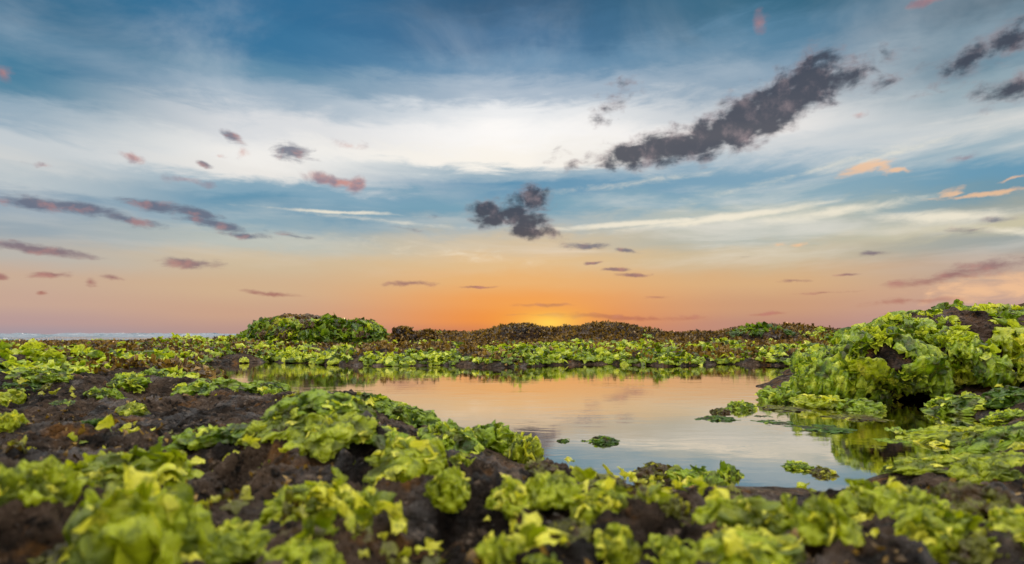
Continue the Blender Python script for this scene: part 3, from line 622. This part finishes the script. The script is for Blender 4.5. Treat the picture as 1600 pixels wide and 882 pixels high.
# blob fields for separate clouds
def blobs(lst, warp, amt):
    v = n.n('ShaderNodeVectorMath', operation='MULTIPLY_ADD'); n.put(v.inputs[0], warp); v.inputs[1].default_value = (amt, amt*.6, 0); n.put(v.inputs[2], AE)
    vv = n.n('ShaderNodeVectorMath', operation='SUBTRACT'); n.put(vv.inputs[0], v.outputs[0]); vv.inputs[1].default_value = (amt*.5, amt*.3, 0)
    acc = None
    for b in lst:
        px, py, w, h = b[:4]; rot = b[4] if len(b) > 4 else 0; wt = b[5] if len(b) > 5 else 1.
        a, e = ae(px, py); s = math.cos(a)**2/F
        src = vv.outputs[0]
        if acc is not None:     # ties each blob to the one before, so that they are worked out one at a time
            t_ = n.n('ShaderNodeVectorMath', operation='MULTIPLY_ADD'); n.put(t_.inputs[0], acc); t_.inputs[1].default_value = (1e-7,)*3; n.put(t_.inputs[2], src); src = t_.outputs[0]
        m_ = n.n('ShaderNodeMapping', vector_type='TEXTURE'); n.put(m_.inputs[0], src)
        m_.inputs['Location'].default_value = (a, e, 0); m_.inputs['Rotation'].default_value = (0, 0, R(rot)); m_.inputs['Scale'].default_value = (w*1.35*s, h*1.35*math.cos(a)/F, 1)
        l = n.n('ShaderNodeVectorMath', operation='LENGTH'); n.put(l.inputs[0], m_.outputs[0])
        d = n.m('MULTIPLY_ADD', l.outputs['Value'], -wt, wt)
        acc = d if acc is None else n.m('MAXIMUM', acc, d)
    return acc
wp = n.noise(AE, 14, 5, .6, out='Color')
fl = n.noise(mapped((1, 1.5, 1), 0), 30, 8, .56, .3); flw = n.noise(mapped((1, 3.2, 1), 3), 20, 7, .66, .5)
dark = [(985,240,58,16,5,1.15),(1050,228,68,25,8,1.2),(1110,215,66,29,14,1.25),(1165,190,66,34,24,1.3),(1215,165,64,38,28,1.3),(1262,132,60,34,24,1.15),(1325,112,60,20,8,.62),(1380,120,40,12,0,.4),
        (1510,95,62,20,24,.7),(1580,62,50,24,20,.62),(1580,138,48,20,6,.8),(1470,128,40,14,10,.4),(960,160,34,18,30,.42),(940,185,24,10,0,.4),
        (832,312,30,17,0),(812,338,46,22,-20),(775,342,38,15,-10),(830,362,46,11,-5),(758,324,26,13,0),(890,250,30,10,0,.3)]
strat = [(55,318,62,12,-7),(135,328,85,12,-4),(195,342,60,9,-8),(240,322,58,9,-5),(300,332,52,9,-8),(340,352,66,9,-12),(385,369,40,6,0),(455,367,42,4,-6,.6),(60,390,92,8,-5),
         (300,414,56,9,-2),(80,430,40,6,4),(62,457,12,4),(142,443,11,7,0,.7),(176,436,20,4,-5,.7),(2,434,14,6),(430,460,48,4.5,-3),(640,444,44,5,0),(742,450,30,2.6,0),(915,384,40,7,-2),(978,393,22,4,-14),
         (990,431,32,4,-3),(928,410,15,3,0),(962,422,20,3),(365,216,22,8,-20),(458,238,38,13,-8),(318,256,13,5,-15),(950,495,150,5,-2,.9),(850,491,60,3,0,.8),(848,477,55,3,0,.8),(1200,491,30,3,2,.8),
         (1362,396,28,5,-4,.8),(1238,438,30,3,0,.7),(1290,456,60,2.5,0,.6),(1318,428,26,2.5,0,.7),(1030,466,26,3,0,.6),(1400,490,120,3,3,.5),(1480,432,110,9,8,.9),(1560,415,70,13,6,.9),(1440,470,90,6,2,.6),(1570,480,70,7,0,.6),(1560,344,40,7,0,.5),(1520,362,60,6,-4,.45),
         (638,356,22,6,-5,.5),(690,338,26,5,5,.45),(1170,400,18,3,0,.4)]
pink = [(508,276,30,9,-8),(540,284,30,8,-4),(558,288,15,12,20),(208,247,20,8,-10,.8),(380,240,12,8,0,.6),(545,227,24,7,-4,.5),(345,244,10,4,0,.5),(70,258,20,5,8,.4),(290,283,38,6,-4,.4),(1190,34,10,13,0,.55),(1445,2,40,6,6,.7),
        (2,110,18,13,0,.65),(1340,178,14,7,15,.5),(1500,246,20,4,0,.35)]
gold = [(1350,264,46,7,5),(1385,262,24,9,-30,.8),(1410,267,22,4,-10),(1530,303,80,4,-1),(1482,300,22,8,30,.7),(1575,281,40,3,8,.8),(1250,380,14,3,0,.6),(1215,380,10,3,0,.5),(1520,455,80,20,-4,.75),(1580,446,60,22,0,.75),(1450,460,14,18,-25,.7)]
white = [(1000,350,150,5,1.5,.9),(1130,341,190,6,4,.8),(1300,332,160,9,3,.65),(1480,338,120,11,-6,.8),(1580,362,60,7,-10,.7),(520,331,130,3,0,.7),(600,345,150,4,-3,.4),(1260,270,260,7,9,.34),(1000,285,170,7,4,.36),(1380,245,160,7,8,.34),
         (700,395,160,12,-6,.3)]
def cover_mask(f, nz, k, a, b): return n.mr(n.m('ADD', f, n.m('MULTIPLY', n.m('SUBTRACT', nz, .5), k)), a, b)
W = cover_mask(blobs(white, wp, .02), flw, .9, .05, .75)
sky = n.mix(n.m('MULTIPLY', W, .8), sky, lin((246, 236, 214)))
Gm = cover_mask(blobs(gold, wp, .04), flw, 1.9, .05, .8)
sky = n.mix(n.m('MULTIPLY', Gm, .75), sky, lin((246, 196, 150)))
Pm = cover_mask(blobs(pink, wp, .04), fl, 1.6, .04, .75)
sky = n.mix(n.m('MULTIPLY', Pm, .78), sky, n.mix(n.mr(fl, .4, .6), lin((206, 136, 122)), lin((150, 120, 130))))
Sm = cover_mask(blobs(strat, wp, .03), n.m('ADD', n.m('MULTIPLY', fl, .35), n.m('MULTIPLY', flw, .65)), 2.4, .10, .85)
lowc = n.mix(n.mr(El, .02, .16), lin((176, 110, 92)), lin((98, 104, 124)))
sky = n.mix(n.m('MULTIPLY', Sm, .86), sky, n.mix(n.mr(fl, .48, .70), lowc, n.mix(.55, lowc, lin((196, 134, 124)))))
Dm = cover_mask(blobs(dark, wp, .055), n.m('ADD', n.m('MULTIPLY', fl, .75), n.m('MULTIPLY', flw, .25)), 2.1, -.02, .70)
sky = n.mix(n.m('MULTIPLY', Dm, .93), sky, n.mix(n.mr(n.m('ADD', n.noise(AE, 24, 6, .62), n.m('MULTIPLY', Dm, -.30)), .18, .52), lin((62, 66, 80)), lin((150, 132, 136))))
# glow round the sun
sv = n.n('ShaderNodeMapping', vector_type='TEXTURE'); n.put(sv.inputs[0], AE); sv.inputs['Location'].default_value = (ae(858, 505)[0], ae(858, 505)[1], 0); sv.inputs['Scale'].default_value = (.052, .019, 1)
sl = n.n('ShaderNodeVectorMath', operation='LENGTH'); n.put(sl.inputs[0], sv.outputs[0])
gw = n.m('POWER', 2.718, n.m('MULTIPLY', n.m('POWER', sl.outputs['Value'], 1.5), -1.))
sky = n.mix(n.m('MULTIPLY', gw, 1.), sky, (1.0, .68, .11))
sv2 = n.n('ShaderNodeMapping', vector_type='TEXTURE'); n.put(sv2.inputs[0], AE); sv2.inputs['Location'].default_value = (ae(850, 500)[0], ae(850, 500)[1], 0); sv2.inputs['Scale'].default_value = (.17, .075, 1)
sl2 = n.n('ShaderNodeVectorMath', operation='LENGTH'); n.put(sl2.inputs[0], sv2.outputs[0])
gw2 = n.m('POWER', 2.718, n.m('MULTIPLY', n.m('POWER', sl2.outputs['Value'], 1.6), -1.))
sky = n.mix(n.m('MULTIPLY', gw2, .15), sky, lin((255, 148, 45)))
# unseen sky overhead and behind, brightened as added fill light for the weed
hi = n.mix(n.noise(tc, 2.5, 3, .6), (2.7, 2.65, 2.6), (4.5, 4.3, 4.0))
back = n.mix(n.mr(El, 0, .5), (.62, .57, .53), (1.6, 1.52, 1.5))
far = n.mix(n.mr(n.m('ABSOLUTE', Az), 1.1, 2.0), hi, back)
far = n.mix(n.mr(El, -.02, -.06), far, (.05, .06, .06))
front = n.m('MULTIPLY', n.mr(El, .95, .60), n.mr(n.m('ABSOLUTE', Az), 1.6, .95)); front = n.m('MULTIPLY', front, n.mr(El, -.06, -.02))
def backg(c, k=1.):
    b_ = n.n('ShaderNodeBackground'); n.put(b_.inputs[0], c); b_.inputs[1].default_value = k; return b_.outputs[0]
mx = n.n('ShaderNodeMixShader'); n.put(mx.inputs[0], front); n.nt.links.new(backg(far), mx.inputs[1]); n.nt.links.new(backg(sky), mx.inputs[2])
st = n.n('ShaderNodeTexSky', sky_type='NISHITA', sun_disc=False, sun_elevation=SUN_EL, sun_rotation=SUN_AZ)
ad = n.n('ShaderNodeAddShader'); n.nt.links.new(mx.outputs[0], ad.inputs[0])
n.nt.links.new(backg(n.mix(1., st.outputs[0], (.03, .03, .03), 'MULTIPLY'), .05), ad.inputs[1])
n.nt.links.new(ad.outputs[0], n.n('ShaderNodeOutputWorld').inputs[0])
world.cycles.sampling_method = 'MANUAL'; world.cycles.sample_map_resolution = 512

sl = bpy.data.lights.new('sun', 'SUN'); sl.energy = 1.; sl.angle = R(2); sl.color = (1, .62, .34)
so = bpy.data.objects.new('sun', sl); C.objects.link(so)
so.rotation_euler = (math.pi/2-SUN_EL, 0, math.pi-SUN_AZ); so.rotation_euler = (-(math.pi/2-SUN_EL), 0, -SUN_AZ)

# ------------------------------------------------------------------ camera
cam = bpy.data.cameras.new('camera'); cam.lens = 20; cam.sensor_width = 36; cam.shift_y = (HY-441)/1600
cam.clip_start = .02; cam.clip_end = 12000
cam.dof.use_dof = True; cam.dof.focus_distance = 4.8; cam.dof.aperture_fstop = 2.3; cam.dof.aperture_blades = 7
cobj = bpy.data.objects.new('camera', cam); C.objects.link(cobj); cobj.location = (0, 0, H); cobj.rotation_euler = (math.pi/2, 0, 0)
sc.camera = cobj
sc.view_settings.view_transform = 'Standard'; sc.view_settings.look = 'None'; sc.view_settings.exposure = 0; sc.view_settings.gamma = 1
sc.cycles.sample_clamp_indirect = 4; sc.cycles.sample_clamp_direct = 6
sc.cycles.max_bounces = 6; sc.cycles.diffuse_bounces = 3; sc.cycles.glossy_bounces = 3; sc.cycles.transparent_max_bounces = 8
